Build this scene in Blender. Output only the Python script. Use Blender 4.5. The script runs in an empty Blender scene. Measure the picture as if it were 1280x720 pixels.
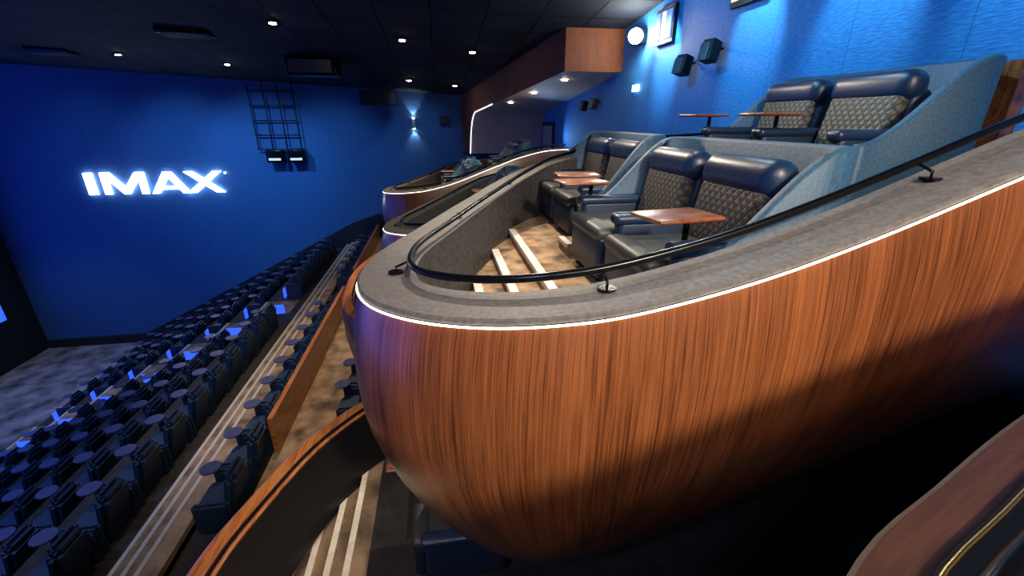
import bpy, bmesh, math, random
from mathutils import Vector, Matrix
random.seed(4)
scene = bpy.context.scene
COL = scene.collection

# ------------------------------------------------------------------ materials
def new_mat(name):
    m = bpy.data.materials.new(name); m.use_nodes = True
    nt = m.node_tree; b = nt.nodes['Principled BSDF']
    return m, nt, b
def N(nt, t, **kw):
    n = nt.nodes.new(t)
    for k, v in kw.items():
        if k in n.inputs: n.inputs[k].default_value = v
        else: setattr(n, k, v)
    return n
def L(nt, a, b): nt.links.new(a, b)
def ramp(nt, stops):
    r = nt.nodes.new('ShaderNodeValToRGB'); e = r.color_ramp.elements
    e[0].position = stops[0][0]; e[0].color = (*stops[0][1], 1)
    e[1].position = stops[-1][0]; e[1].color = (*stops[-1][1], 1)
    for p, c in stops[1:-1]:
        x = e.new(p); x.color = (*c, 1)
    return r
def plain(name, col, rough=.5, metal=0, noise=.0, nscale=30, bump=0, sheen=0, coat=0):
    m, nt, b = new_mat(name)
    b.inputs['Roughness'].default_value = rough; b.inputs['Metallic'].default_value = metal
    if coat: b.inputs['Coat Weight'].default_value = coat; b.inputs['Coat Roughness'].default_value = .25
    tc = N(nt, 'ShaderNodeTexCoord'); nz = N(nt, 'ShaderNodeTexNoise'); nz.inputs['Scale'].default_value = nscale
    nz.inputs['Detail'].default_value = 6
    L(nt, tc.outputs['Object'], nz.inputs['Vector'])
    lo = tuple(max(0, c*(1-noise)) for c in col); hi = tuple(min(1, c*(1+noise)) for c in col)
    r = ramp(nt, [(.3, lo), (.7, hi)]); L(nt, nz.outputs['Fac'], r.inputs['Fac']); L(nt, r.outputs['Color'], b.inputs['Base Color'])
    if bump:
        bp = N(nt, 'ShaderNodeBump'); bp.inputs['Strength'].default_value = bump; bp.inputs['Distance'].default_value = .01
        L(nt, nz.outputs['Fac'], bp.inputs['Height']); L(nt, bp.outputs['Normal'], b.inputs['Normal'])
    return m
def emis(name, col, s):
    m, nt, b = new_mat(name)
    b.inputs['Base Color'].default_value = (*col, 1)
    b.inputs['Emission Color'].default_value = (*col, 1); b.inputs['Emission Strength'].default_value = s
    return m
def wood(name, dark, mid, light, use_uv=True, fx=38, fy=1.1, rough=.3, seam=1.22, spread=1.0, coat=.35, cr=.38):
    m, nt, b = new_mat(name)
    tc = N(nt, 'ShaderNodeTexCoord'); src = tc.outputs['UV'] if use_uv else tc.outputs['Object']
    def noise(sx, sy, det, dist, rg=.6):
        mp = N(nt, 'ShaderNodeMapping'); mp.inputs['Scale'].default_value = (sx, sy, sx if not use_uv else 1)
        L(nt, src, mp.inputs['Vector'])
        n1 = N(nt, 'ShaderNodeTexNoise'); n1.inputs['Scale'].default_value = 1; n1.inputs['Detail'].default_value = det
        n1.inputs['Roughness'].default_value = rg; n1.inputs['Distortion'].default_value = dist
        L(nt, mp.outputs[0], n1.inputs['Vector']); return n1
    a = noise(fx*4.5, fy*3.4, 6, .15, .6)
    c = noise(fx*1.5, fy*.55, 5, .25, .6)
    e = noise(fx*.09, fy*.5, 3, .8)
    def mad(x, w, add=None):
        q = N(nt, 'ShaderNodeMath', operation='MULTIPLY_ADD'); q.inputs[1].default_value = w; q.inputs[2].default_value = 0
        L(nt, x, q.inputs[0])
        if add is not None: L(nt, add, q.inputs[2])
        return q.outputs[0]
    s = mad(e.outputs['Fac'], .24); s = mad(c.outputs['Fac'], .32, s); s = mad(a.outputs['Fac'], .44, s)
    w = .11*spread
    r = ramp(nt, [(.5-w, dark), (.5-w*.25, mid), (.5+w*.25, tuple((p*.5+q*.5) for p, q in zip(mid, light))), (.5+w, light)])
    L(nt, s, r.inputs['Fac'])
    out = r.outputs['Color']
    if seam:
        sp = N(nt, 'ShaderNodeSeparateXYZ'); L(nt, src, sp.inputs[0])
        d = N(nt, 'ShaderNodeMath', operation='DIVIDE'); d.inputs[1].default_value = seam; L(nt, sp.outputs[0], d.inputs[0])
        f = N(nt, 'ShaderNodeMath', operation='FRACT'); L(nt, d.outputs[0], f.inputs[0])
        lt = N(nt, 'ShaderNodeMath', operation='LESS_THAN'); lt.inputs[1].default_value = .002; L(nt, f.outputs[0], lt.inputs[0])
        mm = N(nt, 'ShaderNodeMix', data_type='RGBA'); L(nt, lt.outputs[0], mm.inputs['Factor'])
        L(nt, out, mm.inputs['A']); mm.inputs['B'].default_value = (*dark, 1)
        out = mm.outputs['Result']
    L(nt, out, b.inputs['Base Color'])
    b.inputs['Roughness'].default_value = rough
    b.inputs['Coat Weight'].default_value = coat; b.inputs['Coat Roughness'].default_value = cr
    bp = N(nt, 'ShaderNodeBump'); bp.inputs['Strength'].default_value = .03; bp.inputs['Distance'].default_value = .002
    L(nt, a.outputs['Fac'], bp.inputs['Height']); L(nt, bp.outputs['Normal'], b.inputs['Normal'])
    return m

M_wood = wood('walnut_veneer', (.036, .010, .004), (.135, .040, .012), (.30, .098, .030), fx=42, fy=.8, rough=.34, coat=.8, cr=.26, spread=1.15)
M_woodrail = wood('walnut_ledge', (.010, .0035, .002), (.032, .0095, .004), (.062, .02, .008), fx=2, fy=40, rough=.5, seam=.9, coat=.1, spread=1.4)
M_woodtop = wood('walnut_solid', (.05, .014, .005), (.18, .052, .016), (.34, .11, .036), use_uv=False, fx=5, fy=30, seam=0)
M_woodo = wood('oak_warm', (.12, .033, .008), (.30, .092, .022), (.45, .17, .045), use_uv=False, fx=9, fy=1.2, seam=0)
M_ledge = plain('ledge_suede', (.115, .106, .097), .6, noise=.3, nscale=40, bump=.12)
M_inner = plain('parapet_lining', (.055, .052, .05), .7, noise=.5, nscale=24, bump=.3)
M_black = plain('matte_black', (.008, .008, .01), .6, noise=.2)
M_metal = plain('black_metal', (.010, .011, .014), .22, metal=.7)
M_brass = plain('brass', (.5, .34, .12), .3, metal=1)
M_leather = plain('navy_leather', (.007, .022, .052), .46, noise=.25, nscale=90, bump=.2)
M_head = plain('headrest_leather', (.007, .021, .056), .38, noise=.25, nscale=80, bump=.15)
M_shell = plain('booth_shell_fabric', (.026, .080, .140), .55, noise=.35, nscale=50, bump=.2)
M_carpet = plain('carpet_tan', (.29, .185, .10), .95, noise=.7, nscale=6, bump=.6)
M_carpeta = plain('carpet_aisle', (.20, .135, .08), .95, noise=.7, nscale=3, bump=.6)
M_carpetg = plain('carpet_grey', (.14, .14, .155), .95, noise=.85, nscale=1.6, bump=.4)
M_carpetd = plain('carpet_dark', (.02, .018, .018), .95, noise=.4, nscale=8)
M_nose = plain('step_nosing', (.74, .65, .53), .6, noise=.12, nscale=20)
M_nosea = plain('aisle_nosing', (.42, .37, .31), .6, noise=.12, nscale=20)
M_led = emis('led_warm', (1, .9, .76), 4.5)
M_endglow = emis('blue_end_glow', (.02, .07, 1), 2.0)  # emissive stand-in for blue light on the seat ends
M_seat = plain('seat_fabric', (.008, .026, .055), .5, noise=.3, nscale=40)
M_tray = plain('tray_grey', (.05, .055, .13), .35, noise=.1)
M_lamp = emis('lamp_warm', (1, .82, .55), 40)

def quilt():
    m, nt, b = new_mat('quilted_leather')
    tc = N(nt, 'ShaderNodeTexCoord'); sp = N(nt, 'ShaderNodeSeparateXYZ'); L(nt, tc.outputs['Object'], sp.inputs[0])
    outs = []
    for op in ('ADD', 'SUBTRACT'):
        a = N(nt, 'ShaderNodeMath', operation=op)
        k = N(nt, 'ShaderNodeMath', operation='MULTIPLY'); k.inputs[1].default_value = .8; L(nt, sp.outputs[2], k.inputs[0])
        L(nt, sp.outputs[1], a.inputs[0]); L(nt, k.outputs[0], a.inputs[1])
        s = N(nt, 'ShaderNodeMath', operation='MULTIPLY'); s.inputs[1].default_value = 50; L(nt, a.outputs[0], s.inputs[0])
        si = N(nt, 'ShaderNodeMath', operation='SINE'); L(nt, s.outputs[0], si.inputs[0])
        ab = N(nt, 'ShaderNodeMath', operation='ABSOLUTE'); L(nt, si.outputs[0], ab.inputs[0])
        outs.append(ab.outputs[0])
    mn = N(nt, 'ShaderNodeMath', operation='MINIMUM'); L(nt, outs[0], mn.inputs[0]); L(nt, outs[1], mn.inputs[1])
    r = ramp(nt, [(.0, (.010, .010, .010)), (.2, (.052, .045, .031)), (1, (.092, .082, .056))])
    L(nt, mn.outputs[0], r.inputs['Fac']); L(nt, r.outputs['Color'], b.inputs['Base Color'])
    bp = N(nt, 'ShaderNodeBump'); bp.inputs['Strength'].default_value = .5; bp.inputs['Distance'].default_value = .01
    L(nt, mn.outputs[0], bp.inputs['Height']); L(nt, bp.outputs['Normal'], b.inputs['Normal'])
    b.inputs['Roughness'].default_value = .55
    return m
M_quilt = quilt()
M_cush = plain('cushion_leather', (.026, .028, .028), .48, noise=.3, nscale=60, bump=.2)

def wall_blue(name, c1, c2, ax, bump):
    m, nt, b = new_mat(name)
    tc = N(nt, 'ShaderNodeTexCoord')
    mp = N(nt, 'ShaderNodeMapping'); mp.inputs['Scale'].default_value = (5, 5, 26); L(nt, tc.outputs['Object'], mp.inputs[0])
    nz = N(nt, 'ShaderNodeTexNoise'); nz.inputs['Scale'].default_value = 2; nz.inputs['Detail'].default_value = 9; L(nt, mp.outputs[0], nz.inputs['Vector'])
    r = ramp(nt, [(.3, c1), (.7, c2)]); L(nt, nz.outputs['Fac'], r.inputs['Fac'])
    sp = N(nt, 'ShaderNodeSeparateXYZ'); L(nt, tc.outputs['Object'], sp.inputs[0])
    d = N(nt, 'ShaderNodeMath', operation='DIVIDE'); d.inputs[1].default_value = 1.25; L(nt, sp.outputs[ax], d.inputs[0])
    f = N(nt, 'ShaderNodeMath', operation='FRACT'); L(nt, d.outputs[0], f.inputs[0])
    lt = N(nt, 'ShaderNodeMath', operation='LESS_THAN'); lt.inputs[1].default_value = .01; L(nt, f.outputs[0], lt.inputs[0])
    mm = N(nt, 'ShaderNodeMix', data_type='RGBA'); L(nt, lt.outputs[0], mm.inputs['Factor']); L(nt, r.outputs['Color'], mm.inputs['A'])
    mm.inputs['B'].default_value = (*[c*.8 for c in c1], 1)
    L(nt, mm.outputs['Result'], b.inputs['Base Color']); b.inputs['Roughness'].default_value = .65
    bp = N(nt, 'ShaderNodeBump'); bp.inputs['Strength'].default_value = bump; bp.inputs['Distance'].default_value = .03
    L(nt, nz.outputs['Fac'], bp.inputs['Height']); L(nt, bp.outputs['Normal'], b.inputs['Normal'])
    return m
M_wfar = wall_blue('acoustic_fabric_far', (.010, .058, .17), (.032, .125, .31), 0, .5)
M_wback = wall_blue('acoustic_fabric_back', (.010, .125, .38), (.032, .22, .55), 1, .25)
def ceil_mat():
    m, nt, b = new_mat('ceiling_tiles')
    tc = N(nt, 'ShaderNodeTexCoord'); bt = N(nt, 'ShaderNodeTexBrick'); L(nt, tc.outputs['Object'], bt.inputs['Vector'])
    bt.offset = 0; bt.inputs['Scale'].default_value = 1; bt.inputs['Brick Width'].default_value = 1.2; bt.inputs['Row Height'].default_value = 1.2
    bt.inputs['Mortar Size'].default_value = .03
    bt.inputs['Color1'].default_value = (.010, .015, .024, 1); bt.inputs['Color2'].default_value = (.022, .031, .048, 1); bt.inputs['Mortar'].default_value = (.002, .002, .003, 1)
    L(nt, bt.outputs['Color'], b.inputs['Base Color']); b.inputs['Roughness'].default_value = .85; b.inputs['Specular IOR Level'].default_value = .15
    return m
M_ceil = ceil_mat()

# ------------------------------------------------------------------ mesh helpers
def empty(name, loc=(0, 0, 0)):
    e = bpy.data.objects.new(name, None); e.empty_display_size = .1; e.location = loc; COL.objects.link(e); return e
def mesh(name, V, F, mat, parent=None, smooth=False, uvs=None, loc=(0,0,0), rot=(0,0,0)):
    me = bpy.data.meshes.new(name); me.from_pydata([tuple(v) for v in V], [], F); me.update()
    if uvs is not None:
        ul = me.uv_layers.new(name='UVMap')
        for lp in me.loops: ul.data[lp.index].uv = uvs[lp.vertex_index]
    if smooth:
        for p in me.polygons: p.use_smooth = True
    me.materials.append(mat)
    o = bpy.data.objects.new(name, me); COL.objects.link(o); o.location = loc; o.rotation_euler = rot
    if parent: o.parent = parent
    return o
def rbox(name, lo, hi, mat, parent=None, bev=.0, seg=3, rot=(0, 0, 0), smooth=True):
    lo = Vector(lo); hi = Vector(hi); c = (lo+hi)/2; s = hi-lo
    bm = bmesh.new(); bmesh.ops.create_cube(bm, size=1)
    for v in bm.verts: v.co = Vector((v.co.x*s.x, v.co.y*s.y, v.co.z*s.z))
    if bev > 0:
        bmesh.ops.bevel(bm, geom=bm.edges[:], offset=min(bev, min(s)*.49), segments=seg, profile=.5, affect='EDGES')
    me = bpy.data.meshes.new(name); bm.to_mesh(me); bm.free(); me.materials.append(mat)
    if bev > 0 and smooth:
        for p in me.polygons: p.use_smooth = True
    o = bpy.data.objects.new(name, me); COL.objects.link(o); o.location = c; o.rotation_euler = rot
    if parent: o.parent = parent
    return o
def tube(name, pts, r, mat, parent=None, n=10, closed=False):
    V = []; F = []
    P = [Vector(p) for p in pts]; m = len(P)
    for i, p in enumerate(P):
        a = P[max(i-1, 0)]; b = P[min(i+1, m-1)]; t = (b-a).normalized()
        up = Vector((0, 0, 1)) if abs(t.z) < .95 else Vector((1, 0, 0))
        s = t.cross(up).normalized(); u = s.cross(t)
        for k in range(n):
            an = 2*math.pi*k/n; V.append(p+s*math.cos(an)*r+u*math.sin(an)*r)
    for i in range(m-1):
        for k in range(n):
            F.append((i*n+k, i*n+(k+1) % n, (i+1)*n+(k+1) % n, (i+1)*n+k))
    F.append(tuple(range(n))[::-1]); F.append(tuple((m-1)*n+k for k in range(n)))
    return mesh(name, V, F, mat, parent, True)
def cyl(name, loc, r, h, mat, parent=None, n=24, r2=None):
    r2 = r if r2 is None else r2
    V = []; F = []
    for z, rr in ((-h/2, r), (h/2, r2)):
        for k in range(n):
            a = 2*math.pi*k/n; V.append((rr*math.cos(a), rr*math.sin(a), z))
    F = [(k, (k+1) % n, n+(k+1) % n, n+k) for k in range(n)]+[tuple(range(n))[::-1], tuple(range(n, 2*n))]
    return mesh(name, V, F, mat, parent, False, loc=loc)
def catmull(C, n):
    C = [Vector(c) for c in C]; out = []
    for i in range(len(C)-1):
        p0 = C[max(i-1, 0)]; p1 = C[i]; p2 = C[i+1]; p3 = C[min(i+2, len(C)-1)]
        for k in range(n):
            t = k/n
            out.append(.5*((2*p1)+(p2-p0)*t+(2*p0-5*p1+4*p2-p3)*t*t+(3*p1-p0-3*p2+p3)*t**3))
    out.append(C[-1]); return out
def resample(P, step):
    out = [P[0]]; acc = 0
    for a, b in zip(P, P[1:]):
        d = (b-a).length
        while acc+d >= step:
            f = (step-acc)/d; a = a.lerp(b, f); out.append(a); d = (b-a).length; acc = 0
        acc += d
    out.append(P[-1]); return out
def normals(P):
    out = []
    for i in range(len(P)):
        a = P[max(i-2, 0)]; b = P[min(i+2, len(P)-1)]; t = (b-a); t.z = 0; t.normalize()
        out.append(Vector((t.y, -t.x, 0)))
    return out
def ribbon(name, P, Nn, prof, mat, parent, smooth=True, core=None, close=False):
    V = []; UV = []; F = []; m = len(prof); s = 0
    for i, p in enumerate(P):
        if i: s += (P[i]-P[i-1]).length
        v = 0; last = None
        for q in prof:
            if core: c = core(p); x = p+(c-p)*q[0]; x = Vector((x.x, x.y, p.z+q[1]))
            else: x = p+Nn[i]*q[0]+Vector((0, 0, q[1]))
            if last is not None: v += math.hypot(q[0]-last[0], q[1]-last[1])
            last = q; V.append(x); UV.append((s, v))
    for i in range(len(P)-1):
        for k in range(m-1 if not close else m):
            k2 = (k+1) % m
            F.append((i*m+k, (i+1)*m+k, (i+1)*m+k2, i*m+k2))
    if close:
        F.append(tuple(range(m))); F.append(tuple((len(P)-1)*m+k for k in range(m))[::-1])
    return mesh(name, V, F, mat, parent, smooth, UV)

# ------------------------------------------------------------------ balcony pods
CTRL = [(4.55, 1.5, .30), (3.9, 1.49, .26), (3.2, 1.47, .10), (2.75, 1.46, -.055), (2.35, 1.45, -.197), (1.75, 1.45, -.423), (1.245, 1.45, -.583), (.747, 1.46, -.695),
        (.425, 1.49, -.735), (.13, 1.58, -.765), (-.137, 1.73, -.785), (-.34, 1.94, -.80), (-.45, 2.2, -.815), (-.477, 2.5, -.825),
        (-.42, 2.9, -.83), (-.20, 3.52, -.83), (.245, 4.62, -.80), (.96, 5.75, -.65), (1.6, 6.08, -.50), (2.5, 6.2, -.35), (3.5, 6.22, -.27), (4.55, 6.22, -.22)]
BELLY = [(-.003, -.02), (-.02, -.12), (-.035, -.25), (-.045, -.4), (-.047, -.55), (-.042, -.7), (-.028, -.85), (-.002, -1.0), (.033, -1.16), (.078, -1.33), (.135, -1.51), (.20, -1.69), (.28, -1.88), (.40, -2.08), (.60, -2.26), (1, -2.38)]
def pod_core(dx, dy):
    def f(p):
        return Vector((max(p.x, 1.1+dx), min(max(p.y, 2.75+dy), 4.7+dy), p.z))
    return f
def interp(B, x, i=1):
    B = sorted(B, key=lambda q: q[0])
    if x <= B[0][0]: return B[0][i]
    for a, b in zip(B, B[1:]):
        if a[0] <= x <= b[0]:
            f = (x-a[0])/max(1e-6, b[0]-a[0]); return a[i]+(b[i]-a[i])*f
    return B[-1][i]
def build_pod(dx, dy, dz, detail=True):
    root = empty('balcony_pod')
    P = resample(catmull([(x+dx, y+dy, z+dz) for x, y, z in CTRL], 14), .06)
    Nn = normals(P)
    ribbon('wood_belly', P, Nn, BELLY, M_wood, root, core=pod_core(dx, dy))
    ribbon('ledge_top', P, Nn, [(.012, -.02), (-.006, -.012), (-.008, .008), (.004, .016), (.30, .016), (.31, .008)], M_ledge, root, smooth=False)
    ribbon('inner_lining', P, Nn, [(.31, .01), (.31, -1.2)], M_inner, root)
    tube('led_strip', [p+n*(-.012)+Vector((0, 0, -.020)) for p, n in zip(P, Nn)], .005, M_led, root, 6)
    R = [p+n*.285+Vector((0, 0, .085)) for p, n in zip(P, Nn)]
    tube('handrail', R, .020, M_metal, root, 10)
    acc = 0; nextp = .80
    for i in range(1, len(P)):
        acc += (P[i]-P[i-1]).length
        if acc > nextp:
            nextp += 1.60
            b = P[i]+Nn[i]*.20+Vector((0, 0, .022))
            cyl('post_plate', b, .042, .012, M_metal, root)
            tube('post', [b, b+Vector((0, 0, .03)), R[i]], .007, M_metal, root, 8)
    I = [p+n*.31 for p, n in zip(P, Nn)]
    k = min(range(len(I)), key=lambda j: I[j].x)
    near = [(q.x, q.y) for q in I[:k+1]]; far = [(q.x, q.y) for q in I[k:]]
    bands = [(-.18, .0, -1.62), (.0, .26, -1.50), (.26, .52, -1.40), (.52, .78, -1.30), (.78, 2.32, -1.2), (2.32, 4.6, -.65)]
    prev = -1.9
    for j, (a, b, z) in enumerate(bands):
        V = []; F = []; n = 14
        for q in range(n+1):
            x = a+(b-a)*q/n+dx
            V += [(x, interp(near, x)-.0, z+dz), (x, interp(far, x), z+dz)]
        for q in range(n): F.append((2*q, 2*q+2, 2*q+3, 2*q+1))
        base = len(V); x = a+dx; y0, y1 = interp(near, x), interp(far, x)
        V += [(x, y0, prev+dz), (x, y1, prev+dz), (x, y0, z+dz), (x, y1, z+dz)]; F.append((base, base+1, base+3, base+2))
        mesh('floor_%d' % (j+1), V, F, M_carpet, root)
        if j in (1, 2, 3, 4):
            rbox('nosing_%d' % j, (x-.012, y0+.02, z+dz-.035), (x+.06, y1-.02, z+dz+.008), M_nose, root)
        prev = z
    for j in range(4):
        x = 1.15+.26*j+dx
        rbox('stair_%d' % j, (x, 3.80+dy, F1+dz), (2.32+dx, 4.10+dy, F1+dz+.11*(j+1)), M_carpet, root)
        rbox('stair_nosing_%d' % j, (x-.01, 3.805+dy, F1+dz+.11*(j+1)-.03), (x+.05, 4.095+dy, F1+dz+.11*(j+1)+.006), M_nose, root)
    rbox('row_riser', (2.33+dx, 1.85+dy, F1+dz), (2.36+dx, 5.9+dy, F2+dz), M_woodtop, root)
    return root

F1 = -1.2; F2 = -.65
def add_seat(px, py, fz, w=.78, sc=1, rotz=0):
    r = empty('recliner_seat', (px, py, fz)); r.rotation_euler = (0, 0, rotz)
    h = w/2-.05
    rbox('base', (.03, -h, .0), (.78, h, .26), M_leather, r, .03)
    rbox('footrest', (-.05, -h, .07), (.04, h, .40), M_leather, r, .035)
    rbox('seat_cushion', (-.05, -h, .30), (.62, h, .46), M_cush, r, .06, 4)
    rbox('seat_front_roll', (-.07, -h, .36), (.10, h, .47), M_cush, r, .05, 4)
    rbox('back_quilted', (.55, -h+.03, .38), (.71, h-.03, .84), M_quilt, r, .05, 4, rot=(0, .2, 0))
    rbox('back_frame', (.63, -h, .34), (.80, h, .88), M_leather, r, .05, 4, rot=(0, .2, 0))
    rbox('headrest', (.585, -h-.01, .765), (.81, h+.01, 1.0), M_head, r, .10, 6, rot=(0, .12, 0))
    for s in (-1, 1):
        rbox('armrest', (.05, s*(w/2)-.055, .1), (.72, s*(w/2)+.055, .55), M_leather, r, .045, 4)
        rbox('arm_pad', (.02, s*(w/2)-.065, .51), (.70, s*(w/2)+.065, .59), M_head, r, .035, 4)
    return r
def add_table(x, y, z, rz=0):
    r = empty('swivel_tray_table', (x, y, z)); r.rotation_euler = (0, 0, rz)
    rbox('tray_top', (-.21, -.15, -.012), (.21, .15, .014), M_woodtop, r, .012, 2)
    cyl('stem', (.12, .05, -.16), .018, .3, M_metal, r)
    rbox('pedestal', (.02, -.02, -.66), (.22, .12, -.3), M_leather, r, .02)
    return r
def add_shell(px, y0, y1, fz, depth=1.08, hi=1.07, lo=.50):
    r = empty('booth_shell')
    rr = .28; pts = []
    pts += [(px+.10+i*.05, y0) for i in range(int((depth-rr-.10)/.05)+1)]
    for k in range(0, 9): a = math.pi/2*k/8; pts.append((px+depth-rr+rr*math.sin(a), y0+rr-rr*math.cos(a)))
    m = int((y1-y0-2*rr)/.12)
    for k in range(1, m): pts.append((px+depth, y0+rr+(y1-y0-2*rr)*k/m))
    for k in range(0, 9): a = math.pi/2*k/8; pts.append((px+depth-rr+rr*math.cos(a), y1-rr+rr*math.sin(a)))
    pts += [(px+.10+i*.05, y1) for i in range(int((depth-rr-.10)/.05), -1, -1)]
    V = []; F = []; n = len(pts)
    P = [Vector((x, y, 0)) for x, y in pts]
    for i, p in enumerate(P):
        a = P[max(i-1, 0)]; b = P[min(i+1, n-1)]; t = (b-a).normalized(); nn = Vector((-t.y, t.x, 0))
        u = (p.x-px-.12)/(depth-.30); u = max(0, min(1, u)); s = u*u*(3-2*u)
        top = fz+lo+(hi-lo)*s
        th = .08
        o = p-nn*th*.5; q = p+nn*th*.5
        V += [(o.x, o.y, fz), (o.x, o.y, top-.02), (o.x+nn.x*.02, o.y+nn.y*.02, top), (q.x-nn.x*.02, q.y-nn.y*.02, top), (q.x, q.y, top-.02), (q.x, q.y, fz)]
    for i in range(n-1):
        for k in range(5): F.append((i*6+k, (i+1)*6+k, (i+1)*6+k+1, i*6+k+1))
    F.append(tuple(range(6))); F.append(tuple((n-1)*6+k for k in range(6))[::-1])
    mesh('shell_wall', V, F, M_shell, r, True)
    return r

build_pod(0, 0, 0)
for y in (2.46, 3.26): add_seat(1.17, y, F1)
add_shell(1.17, 2.0, 3.74, F1)
add_seat(1.35, 4.62, F1); add_seat(1.35, 5.42, F1); add_shell(1.35, 4.16, 5.86, F1, depth=.93)
add_table(1.30, 2.22, F1+.70, .15); add_table(1.22, 3.70, F1+.70, .1); add_table(1.34, 4.22, F1+.70, -.1)
for y in (3.2, 4.0): add_seat(2.72, y, F2)
add_shell(2.72, 2.68, 4.46, F2, depth=1.22)
add_table(2.86, 3.6, F2+.70, .1); add_table(2.86, 4.62, F2+.70, .1)

for (dx, dy, dz) in ((-.5, 5.0, -.85), (-1.1, 10.2, -1.0)):
    build_pod(dx, dy, dz)
    for y in (2.6, 3.4, 4.8): add_seat(1.2+dx, y+dy, F1+dz)
    add_shell(1.2+dx, 2.12+dy, 3.86+dy, F1+dz); add_shell(1.2+dx, 4.3+dy, 5.3+dy, F1+dz)
    for y in (3.2, 4.0): add_seat(2.72+dx, y+dy, F2+dz)
    add_shell(2.72+dx, 2.72+dy, 4.46+dy, F2+dz)
    add_table(1.35+dx, 4.05+dy, F1+dz+.70)

own = empty('viewing_balcony_parapet')
OC = [(-.6, -3.2, -.85), (-.7, -2.3, -.88), (-.62, -1.3, -.88), (-.35, -.55, -.84), (.1, .03, -.76), (.54, .34, -.645), (.85, .455, -.60), (1.22, .555, -.535), (1.8, .64, -.38), (2.6, .68, -.14), (3.5, .70, .08), (4.55, .70, .2)]
P = resample(catmull(OC, 14), .06); Nn = normals(P)
ribbon('wood_belly', P, Nn, [(0, 0), (-.01, -.2), (-.01, -.6), (.02, -1.0), (.12, -1.3), (.3, -1.55), (.5, -1.7), (.7, -1.75)], M_wood, own)
ribbon('ledge_top', P, Nn, [(-.004, -.02), (-.004, .0), (.004, .008), (.30, .008), (.30, -.9)], M_woodrail, own, smooth=False)
tube('rail', [p+n*.125+Vector((0, 0, .035)) for p, n in zip(P, Nn)], .022, M_metal, own)
ribbon('rail_track', P, Nn, [(.07, .008), (.07, .02), (.18, .02), (.18, .008)], M_black, own, smooth=False)
tube('brass_trim', [p+n*.078+Vector((0, 0, .022)) for p, n in zip(P, Nn)], .004, M_brass, own)
tube('brass_trim_inner', [p+n*.172+Vector((0, 0, .022)) for p, n in zip(P, Nn)], .005, M_brass, own)

# ------------------------------------------------------------------ room shell
YF = 22.0; XB = 4.7; XS = -19.3; ZF = -10.35; YN = -7.0
def cz(x, y): return 3.235-.056*min(x, 1.2)-.094*y-.0
rbox('wall_far', (XS-.2, YF, ZF-.3), (XB+.2, YF+.2, 3.2), M_wfar)
rbox('wall_back', (XB, YN-.2, ZF-.3), (XB+.2, YF, 4.6), M_wback)
rbox('wall_near', (XS, YN-.2, ZF-.3), (XB, YN, 5.4), M_black)
rbox('wall_screen', (XS-.2, YN-.2, ZF-.3), (XS, YF, 5.6), M_black)
V = [(XS, YN, cz(XS, YN)), (1.2, YN, cz(1.2, YN)), (XB, YN, cz(XB, YN)), (XS, YF, cz(XS, YF)), (1.2, YF, cz(1.2, YF)), (XB, YF, cz(XB, YF))]
V += [(a, b, c+.15) for a, b, c in V]
mesh('ceiling', V, [(0, 1, 4, 3), (1, 2, 5, 4), (6, 9, 10, 7), (7, 10, 11, 8), (0, 3, 9, 6), (2, 8, 11, 5), (0, 6, 7, 1), (1, 7, 8, 2), (3, 4, 10, 9), (4, 5, 11, 10)], M_ceil)
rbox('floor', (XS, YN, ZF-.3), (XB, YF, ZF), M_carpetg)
sc = empty('cinema_screen')
rbox('screen_surface', (XS+.02, -4, -8.2), (XS+.06, 20.6, 3.0), emis('screen_blue', (.03, .12, .9), 1.2), sc)
rbox('screen_frame', (XS+.0, -4.2, -8.4), (XS+.03, 20.8, 3.2), M_black, sc)
V = []; F = []
for (x, z) in ((XS+.1, ZF+.12), (-14.9, ZF+.15), (-4.4, -5.0), (-3.2, -4.6), (1.0, -4.4)):
    V += [(x, YF-.10, z-3), (x, YF-.10, z+.28), (x, YF-.001, z+.28)]
for i in range(4): F += [(3*i, 3*i+3, 3*i+4, 3*i+1), (3*i+1, 3*i+4, 3*i+5, 3*i+2)]
mesh('baseboard_far', V, F, M_black)

ter = empty('seating_terrace')
XK = [-14+1.42*k for k in range(7)]
ZK = [ZF+.5*(x+14) + .15 for x in XK]
for k, (x, z) in enumerate(zip(XK, ZK)):
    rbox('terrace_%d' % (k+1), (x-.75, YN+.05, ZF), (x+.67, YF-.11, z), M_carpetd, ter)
    rbox('nosing_%d' % (k+1), (x-.78, 13.95, z-.04), (x-.70, 15.1, z+.01), M_nosea, ter)
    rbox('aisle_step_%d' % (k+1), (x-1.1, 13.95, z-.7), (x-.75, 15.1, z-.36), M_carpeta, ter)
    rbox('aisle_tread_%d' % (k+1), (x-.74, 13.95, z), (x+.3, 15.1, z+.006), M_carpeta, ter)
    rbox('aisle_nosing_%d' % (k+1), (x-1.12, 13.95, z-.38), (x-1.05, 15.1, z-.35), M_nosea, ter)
zt = -5.85
rbox('cross_aisle', (-4.81, YN+.05, ZF), (-3.95, YF-.11, zt), M_carpeta, ter)
for j in range(3):
    x = -4.75+.25*j
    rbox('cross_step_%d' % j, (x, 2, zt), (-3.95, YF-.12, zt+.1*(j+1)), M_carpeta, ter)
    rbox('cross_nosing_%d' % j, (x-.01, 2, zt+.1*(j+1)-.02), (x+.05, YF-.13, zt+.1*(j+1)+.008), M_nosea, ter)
rbox('upper_terrace', (-3.95, YN+.05, ZF), (-3.2, YF-.11, -5.75), M_carpetd, ter)
rbox('walkway', (-3.2, YN+.05, ZF), (-.9, YF-.11, -5.5), M_carpeta, ter)
rbox('divider_wall', (-3.19, 6.7, -5.5), (-3.10, 13.2, -4.8), M_woodo)
rbox('divider_wall', (-3.19, 15.0, -5.5), (-3.10, YF-.15, -4.8), M_woodo)

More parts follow.
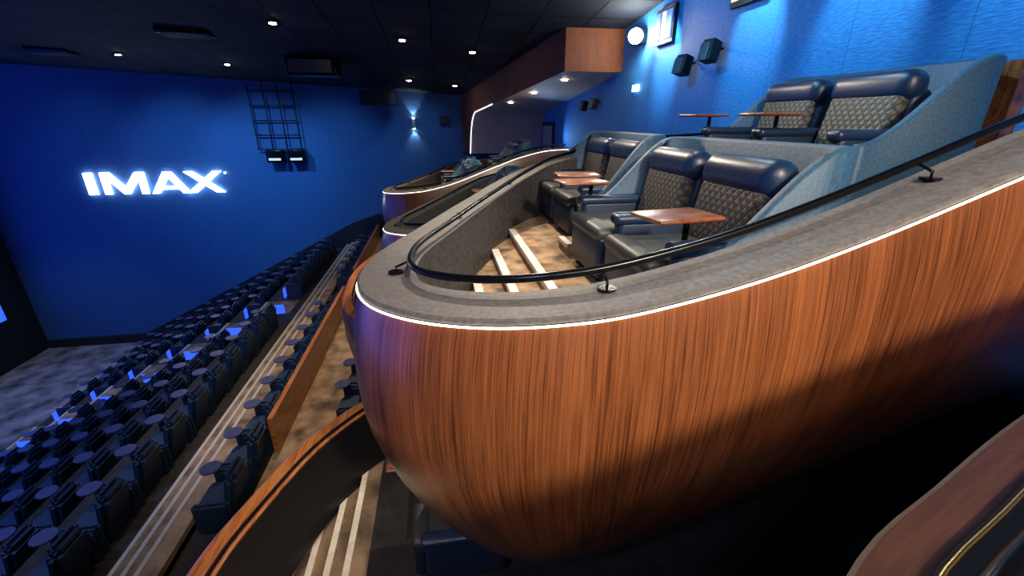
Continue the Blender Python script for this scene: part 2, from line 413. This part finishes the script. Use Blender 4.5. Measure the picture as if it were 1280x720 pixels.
def seat_block(name, rows, k=.92):
    bm = bmesh.new()
    def bx(lo, hi, mi, rot=0, bev=.02):
        lo = Vector(lo)*k; hi = Vector(hi)*k; c = (lo+hi)/2; s = hi-lo
        g = bmesh.ops.create_cube(bm, size=1); vs = g['verts']
        M = Matrix.Translation(c) @ Matrix.Rotation(rot, 4, 'Y')
        for v in vs: v.co = M @ Vector((v.co.x*s.x, v.co.y*s.y, v.co.z*s.z))
        fs = set(f for v in vs for f in v.link_faces)
        for f in fs: f.material_index = mi
        if bev:
            es = list(set(e for v in vs for e in v.link_edges))
            rr = bmesh.ops.bevel(bm, geom=es, offset=bev, segments=2, affect='EDGES')
            for f in rr['faces']: f.material_index = mi
    bx((-.32, -.30, .10), (.25, .30, .42), 0, 0, .05)
    bx((.16, -.30, .30), (.34, .30, .90), 0, .18, .06)
    bx((.20, -.24, .80), (.36, .24, 1.0), 1, .1, .06)
    for s in (-1, 1): bx((-.28, s*.38-.06, 0), (.28, s*.38+.06, .58), 0, 0, .04)
    g = bmesh.ops.create_cone(bm, cap_ends=True, segments=14, radius1=.15, radius2=.15, depth=.025, matrix=Matrix.Translation((-.24, .28, .64)))
    for v in g['verts']:
        for f in v.link_faces: f.material_index = 2
    bx((-.22, .35, .5), (-.18, .39, .69), 1, 0, 0)
    src = bpy.data.meshes.new('tmp'); bm.to_mesh(src); bm.free()
    BV = [v.co.copy() for v in src.vertices]; BF = [(tuple(p.vertices), p.material_index) for p in src.polygons]
    V = []; F = []; MI = []
    for (x, z, y0, y1) in rows:
        n = int((y1-y0)/.84)
        for i in range(n):
            y = y0+.42+i*.84; b = len(V); V += [(v.x+x, v.y+y, v.z+z) for v in BV]
            for f, mi in BF: F.append(tuple(q+b for q in f)); MI.append(mi)
    o = mesh(name, V, F, M_seat)
    o.data.materials.append(M_head); o.data.materials.append(M_tray)
    for p, mi in zip(o.data.polygons, MI): p.material_index = mi
    return o
rows = []
for x, z in zip(XK, ZK):
    rows += [(x+.1, z, 2.0, 13.7), (x+.1, z, 15.3, 21.6)]
seat_block('cinema_seat_rows', rows)
seat_block('cinema_seat_rows', [(-3.6, -5.75, 5.3, 13.0), (-3.6, -5.75, 15.2, 21.5)])
seat_block('cinema_seat_rows', [(-1.9, -5.5, 7.0, 12.2), (-1.9, -5.5, 16, 21)])
al = empty('lit_seat_ends')  # blue light on the row ends, imitated by glowing panels
for x, z in zip(XK, ZK):
    rbox('seat_end_glow', (x-.15, 13.72, z+.12), (x+.28, 13.74, z+.42), M_endglow, al)
    rbox('seat_end_glow_far', (x-.22, 15.24, z+.06), (x-.19, 15.62, z+.40), M_endglow, al)

# ------------------------------------------------------------------ lower balcony
def parapet(C, h, name='curved_wood_parapet'):
    r = empty(name); P = resample(catmull(C, 12), .07); Nn = normals(P)
    ribbon('facing', P, Nn, [(0, 0), (-.02, -.15), (-.02, -h*.6), (.05, -h)], M_wood, r)
    ribbon('cap', P, Nn, [(0, -.02), (0, .015), (.02, .025), (.18, .025), (.20, .01), (.20, -.02)], M_woodo, r, smooth=False)
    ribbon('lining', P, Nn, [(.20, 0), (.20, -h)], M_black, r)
    tube('handrail', [p+n*.17+Vector((0, 0, .05)) for p, n in zip(P, Nn)], .014, M_metal, r)
parapet([(-1.9, .6, -3), (-1.97, 1.6, -3), (-1.92, 2.48, -3), (-1.76, 3.05, -3), (-1.5, 3.7, -3), (-1.1, 4.25, -3), (-.8, 4.45, -3), (-.3, 4.55, -3)], .9)
parapet([(-.6, 6.0, -3), (-1.3, 6.4, -3), (-1.75, 7.1, -3), (-1.9, 8.0, -3), (-1.9, 9.2, -3), (-1.6, 10.4, -3), (-1.0, 11.4, -3)], 1.0)
lb = empty('lower_balcony_deck')
rbox('deck_a', (-.85, -1, -4.0), (3.85, 4.5, -3.75), M_carpetd, lb)
rbox('deck_b', (-1.2, 6.6, -4.0), (3.85, 11.2, -3.75), M_carpetd, lb)
for j in range(4):
    x = -1.65+.2*j; ye = 4.25-(.9 if j == 0 else .3 if j == 1 else 0)
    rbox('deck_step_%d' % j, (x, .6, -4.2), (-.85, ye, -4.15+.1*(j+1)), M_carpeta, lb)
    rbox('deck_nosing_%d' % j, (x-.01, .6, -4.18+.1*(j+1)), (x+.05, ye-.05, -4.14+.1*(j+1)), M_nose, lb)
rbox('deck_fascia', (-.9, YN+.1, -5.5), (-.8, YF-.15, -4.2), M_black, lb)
for y in (3.0, 3.8): add_seat(-.35, y, -3.75)
add_table(-.45, 3.4, -3.05)

# ------------------------------------------------------------------ sign on the far wall
sg = empty('illuminated_wall_sign')
M_sign = emis('sign_white', (.72, .86, 1), 9)
def letter(polys, x0, w, nm):
    z0 = -3.05; h = .93
    V = []; F = []
    for poly in polys:
        b = len(V); n = len(poly)
        for yy in (YF-.12, YF-.03):
            V += [(x0+px*w, yy, z0+pz*h) for px, pz in poly]
        F.append(tuple(b+i for i in range(n))); F.append(tuple(b+n+i for i in range(n))[::-1])
        for i in range(n): F.append((b+i, b+(i+1) % n, b+n+(i+1) % n, b+n+i))
    mesh(nm, V, F, M_sign, sg)
letter([[(0, 0), (1, 0), (1, 1), (0, 1)]], -15.25, .33, 'letter_i')
letter([[(0, 0), (.15, 0), (.15, .62), (.15, 1), (0, 1)], [(.15, 1), (.15, .70), (.44, 0), (.56, 0), (.85, .70), (.85, 1), (.79, 1), (.5, .32), (.21, 1)], [(.85, 0), (1, 0), (1, 1), (.85, 1)]], -14.62, 1.72, 'letter_m')
letter([[(0, 0), (.19, 0), (.5, .76), (.5, 1), (.4, 1)], [(.5, 1), (.5, .76), (.81, 0), (1, 0), (.6, 1)], [(.26, .18), (.74, .18), (.68, .33), (.32, .33)]], -12.75, 1.55, 'letter_a')
letter([[(0, 0), (.23, 0), (1, 1), (.77, 1)], [(.77, 0), (1, 0), (.62, .5), (.5, .34)], [(0, 1), (.23, 1), (.5, .66), (.38, .5)]], -11.3, 1.55, 'letter_x')
cyl('trademark_dot', (-9.6, YF-.08, -2.2), .04, .05, M_sign, sg).rotation_euler = (math.pi/2, 0, 0)

rk = empty('wall_lighting_ladder')
for x in (-7.9, -7.3, -6.7, -6.1): tube('rail', [(x, YF-.25, 1.5), (x, YF-.25, -1.2)], .03, M_black, rk, 6)
for z in (1.2, .6, 0, -.6, -1.2): tube('rung', [(-7.95, YF-.25, z), (-6.05, YF-.25, z)], .03, M_black, rk, 6)
for x in (-7.2, -6.3):
    rbox('flood_head', (x-.36, YF-.6, -1.75), (x+.36, YF-.1, -1.2), M_metal, rk, .05)
    rbox('flood_glass', (x-.25, YF-.62, -1.66), (x+.25, YF-.6, -1.56), emis('flood', (1, .8, .6), .4), rk)
hb = empty('ceiling_hung_speaker')
rbox('cabinet', (-3.0, 19.6, .60), (-1.6, 20.6, 1.15), M_black, hb, .04)
for x in (-2.9, -1.7): tube('hanger', [(x, 20.1, 1.1), (x, 20.1, cz(x, 20.1))], .03, M_black, hb)
hh = empty('ceiling_projector_hatch')
rbox('housing', (-4.6, 16.1, 1.35), (-3.1, 17.1, 1.9), M_metal, hh, .03)
rbox('grille', (-4.5, 16.05, 1.42), (-3.2, 16.1, 1.80), plain('grille', (.05, .06, .08), .3), hh)
for i, (x, y) in enumerate(((-11, 13), (-13.5, 15.5), (-9, 11), (-6.5, 14.5), (-3.5, 8), (-12.5, 18.5))):
    v = empty('ceiling_vent', (x, y, cz(x, y)))
    rbox('vent_frame', (-.6, -.35, -.10), (.6, .35, .06), M_metal, v, .02)
    for k in range(5): rbox('louvre_%d' % k, (-.52, -.27+.125*k, -.13), (.52, -.22+.125*k, -.10), plain('louvre', (.05, .06, .08), .5), v)
sn = empty('wall_sconce')
rbox('body', (-1.12, YF-.16, -.35), (-.98, YF-.005, .1), plain('sconce_steel', (.5, .5, .5), .3, metal=.6), sn, .01)
rbox('glow_top', (-1.10, YF-.14, .1), (-1.0, YF-.03, .11), M_lamp, sn)
rbox('glow_bottom', (-1.10, YF-.14, -.36), (-1.0, YF-.03, -.35), M_lamp, sn)
rbox('wall_speaker', (.15, YF-.3, -.15), (.55, YF-.02, .2), M_black, None, .03)

# ------------------------------------------------------------------ wood clad soffit at rear
pr = empty('wood_clad_soffit')
V = []; F = []; UV = []; nS = 60; edge = []
for i in range(nS+1):
    s = i/nS; x = 1.2+2*s; y = 21.95-10.45*s
    if s < .14: zb = -1.4
    else:
        u = (s-.14)/.10; arc = math.sqrt(max(0, 1-(1-min(u, 1))**2))
        zb = -1.4+(1.75*arc)+(.0 if s < .24 else (s-.24)/.76*.79)
    zt_ = cz(x, y)-.002
    V += [(x, y, zb), (x, y, zt_)]; UV += [(s*10.6, zb), (s*10.6, zt_)]; edge.append((x-.02, y, zb))
for i in range(nS): F.append((2*i, 2*i+2, 2*i+3, 2*i+1))
M_woods = wood('soffit_veneer', (.06, .014, .004), (.15, .040, .011), (.23, .066, .019), fx=12, fy=1.5, rough=.7, coat=0, spread=1.8)
mesh('front_face', V, F, M_woods, pr, uvs=UV)
V = [(3.2, 11.5, 1.14), (XB-.005, 11.5, 1.14), (XB-.005, 11.5, cz(XB, 11.5)-.002), (3.2, 11.5, cz(3.2, 11.5)-.002)]
mesh('end_face', V, [(0, 1, 2, 3)], M_woods, pr, uvs=[(0, 0), (1.5, 0), (1.5, 1), (0, 1)])
V = []; F = []
for (x, y, z) in edge: V += [(x+.02, y, z), (XB-.005, y, z)]
for i in range(nS): F.append((2*i, 2*i+1, 2*i+3, 2*i+2))
mesh('underside', V, F, plain('soffit_plaster', (.6, .5, .4), .6), pr)
tube('led_edge', edge[8:28], .018, emis('led_edge', (.75, .85, 1), 3), pr, 6)
for s in (.5, .7, .9):
    x = 1.2+2*s+.5; y = 21.95-10.45*s; z = 1.14-(1-s)*.79/.76
    cyl('soffit_downlight', (x, y, z-.02), .07, .02, M_lamp, pr)

# ------------------------------------------------------------------ back wall fittings
def wspk(y, z, s=1):
    r = empty('wall_speaker', (XB-.05, y, z))
    rbox('cabinet', (-.42*s, -.17*s, -.24*s), (-.12*s, .17*s, .24*s), M_black, r, .02, rot=(0, .25, .3))
    rbox('grille', (-.45*s, -.14*s, -.2*s), (-.42*s, .14*s, .2*s), plain('spk_grille', (.06, .09, .12), .5), r, .005, rot=(0, .25, .3))
    tube('bracket', [(-.15*s, 0, 0), (.04, 0, .05)], .02, M_metal, r)
wspk(7.3, 1.05, .68); wspk(8.1, .93, .68); wspk(12.9, .45, .6); wspk(13.8, .42, .6)
for i, (y0, y1, z0, z1) in enumerate(((8.95, 9.7, 1.45, 2.1), (6.4, 7.2, 1.62, 2.35))):
    w = empty('window_%d' % (i+1))
    rbox('frame', (XB-.08, y0, z0), (XB-.01, y1, z1), M_black, w)
    g = emis('booth_glass_%d' % i, (.03, .12, 1) if i == 0 else (1, .75, .4), 1.2)
    g2 = emis('booth_glass_w%d' % i, (.35, .5, 1), .9)
    for k in range(3):
        a = y0+.06+(y1-y0-.06)/3*k
        rbox('pane_%d' % k, (XB-.10, a, z0+.08), (XB-.07, a+(y1-y0)/3-.07, z1-.08), (g, g2, g)[k], w)
pl = empty('booth_projector_lamp')
rbox('housing', (XB-.28, 10.2, 1.58), (XB-.02, 10.5, 1.88), M_metal, pl, .03)
cyl('lens', (XB-.30, 10.17, 1.72), .15, .07, emis('projector_lens', (1, .9, .72), 160), pl).rotation_euler = (math.radians(80), 0, math.radians(-35))
d = empty('door_1')
rbox('frame', (XB-.08, 18.0, -2.2), (XB-.005, 19.8, -.05), M_black, d)
rbox('leaf', (XB-.10, 18.15, -2.2), (XB-.08, 19.65, -.2), plain('door_leaf', (.3, .3, .32), .4), d)
rbox('exit_sign', (XB-.06, 10.35, .64), (XB-.02, 10.65, .78), emis('exit', (.5, .85, 1), 6))
rbox('wood_post', (4.05, 2.72, -.65), (4.17, 2.95, .40), M_woodtop)
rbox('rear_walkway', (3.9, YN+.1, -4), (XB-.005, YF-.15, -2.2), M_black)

# ------------------------------------------------------------------ lights
def spot(name, loc, tgt, w, col, ang=60, blend=.6, r=.08):
    l = bpy.data.lights.new(name, 'SPOT'); l.energy = w; l.color = col; l.spot_size = math.radians(ang); l.spot_blend = blend; l.shadow_soft_size = r
    o = bpy.data.objects.new(name, l); COL.objects.link(o); o.location = loc
    dv = Vector(tgt)-Vector(loc); o.rotation_euler = dv.to_track_quat('-Z', 'Y').to_euler(); return o
dl = empty('ceiling_downlights')
for (x, y) in ((-3.77, 12.8), (-10.4, 18.2), (-7.2, 18.5), (-.77, 13.3), (1.13, 13.9), (-.97, 19), (.82, 19.4), (-8, 8), (-4, 5), (-14.5, 14)):  # last three are extra downlights, added to brighten the lower seating
    z = cz(x, y)
    cyl('can', (x, y, z-.02), .13, .05, M_metal, dl); cyl('lamp', (x, y, z-.055), .08, .02, M_lamp, dl)
    spot('downlight', (x, y, z-.1), (x, y, -9), 380 if x > -6 else 550, (1, .82, .64) if x > -6 else (.45, .58, 1), 62, .7)
spot('aisle_spot', (-3.2, 9, cz(-3.2, 9)-.1), (-3.0, 9.5, -5.6), 1400, (1, .76, .5), 60, .8)
spot('floor_spot', (-15, 16, cz(-15, 16)-.1), (-16.5, 17, -10), 1300, (.8, .85, 1), 70, .7)  # added spot without a fixture, brightens the front carpet
spot('seat_wash', (-6, 3, cz(-6, 3)-.1), (-10, 11, -8.5), 1600, (.2, .4, 1), 85, .8, .1)  # added blue spot, stands in for wall light bouncing onto the seats
warm = (1, .84, .66)
spot('key_spot', (2.0, -3.4, 2.9), (1.6, 1.6, -.75), 2300, (1, .86, .70), 58, 1.0, .3)
spot('key_spot_b', (-1.8, -2.2, 3.0), (-.1, 2.2, -.9), 480, (.66, .66, 1), 52, .9, .3)
spot('key_fill', (.2, -2.8, 2.9), (.4, 1.6, -1.4), 300, (1, .80, .62), 70, .8, .2)
spot('low_fill', (2.2, -1.5, 3.0), (2.6, 1.5, -1.4), 120, (1, .82, .64), 70, .9, .3)
spot('pod_spot_far', (1.0, 7.4, 2.35), (1.0, 2.2, -.8), 700, warm, 70, .5, .02)
spot('pod_spot', (.6, 4.6, 2.6), (.9, 2.6, -1), 110, warm, 90, .6, .03)
spot('pod_spot_b', (2.4, 4.6, 2.5), (2.4, 2.8, -1), 150, (.65, .85, 1), 95, .6, .03)
spot('pod_spot_c', (.7, 3.2, 2.8), (.7, 3.4, -1.4), 400, (1, .86, .7), 42, .7, .05)
for (dx, dy) in ((-.3, 8.2), (-.8, 13.2)): spot('pod_spot', (.8+dx, dy, cz(0, dy)-.15), (1.0+dx, dy, -3), 260, warm, 80, .6)
for x, e in ((-14.5, 350), (-11, 1200), (-8, 1600), (-5, 900)): spot('wall_wash', (x, 17.0, cz(x, 17)-.1), (x+.3, YF, -2.6), e, (.15, .48, 1), 72, 1, .2)
spot('wall_wash', (-1, 18.5, cz(-1, 18.5)-.1), (-1, YF, -1.5), 200, (.25, .55, 1), 75, .9, .2)
for y in (1.0, 2.9, 4.6, 6.4, 9.0): spot('back_wash', (3.9, y, cz(3.5, y)-.1), (XB, y+.15, 1.3), 360, (.45, .88, 1), 50, .7, .05)
for y in (0, 3.5, 7.5): spot('back_fill', (1.5, y, cz(1.5, y)-.1), (XB, y, .8), 300, (.2, .62, 1), 90, .7, .05)
spot('back_fill', (4.0, 17, -.6), (XB, 14.5, -.4), 60, (.2, .5, 1), 120, .8, .1)
spot('soffit_up', (3.2, 14.5, -1.0), (3.2, 14.3, 2), 18, (1, .85, .65), 100, .7, .05)
pt = bpy.data.lights.new('projector_glow', 'POINT'); pt.energy = 34; pt.color = (.95, .92, .85); pt.shadow_soft_size = .05
po = bpy.data.objects.new('projector_glow', pt); COL.objects.link(po); po.location = (XB-.5, 9.9, 1.72)
spot('sconce_up', (-1.05, YF-.1, .13), (-1.05, YF-.02, 2), 50, (.8, .95, 1), 80, .6, .03)
spot('sconce_down', (-1.05, YF-.1, -.38), (-1.05, YF-.02, -2), 50, (.8, .95, 1), 80, .6, .03)
spot('stair_spot', (-1.4, 2.8, -1.0), (-1.2, 3.2, -4), 60, warm, 90, .6)

w = bpy.data.worlds.new('world'); scene.world = w; w.use_nodes = True
w.node_tree.nodes['Background'].inputs[0].default_value = (.05, .1, .25, 1); w.node_tree.nodes['Background'].inputs[1].default_value = .05

cam = bpy.data.cameras.new('camera'); co = bpy.data.objects.new('camera', cam); COL.objects.link(co)
cam.sensor_width = 36; cam.lens = 538/1280*36; cam.clip_start = .02; cam.clip_end = 200
co.location = (0, 0, 0); co.rotation_euler = (math.radians(90-21.25), 0, math.radians(-9.3))
scene.camera = co
scene.view_settings.view_transform = 'Standard'
scene.view_settings.look = 'None'
scene.view_settings.exposure = .1
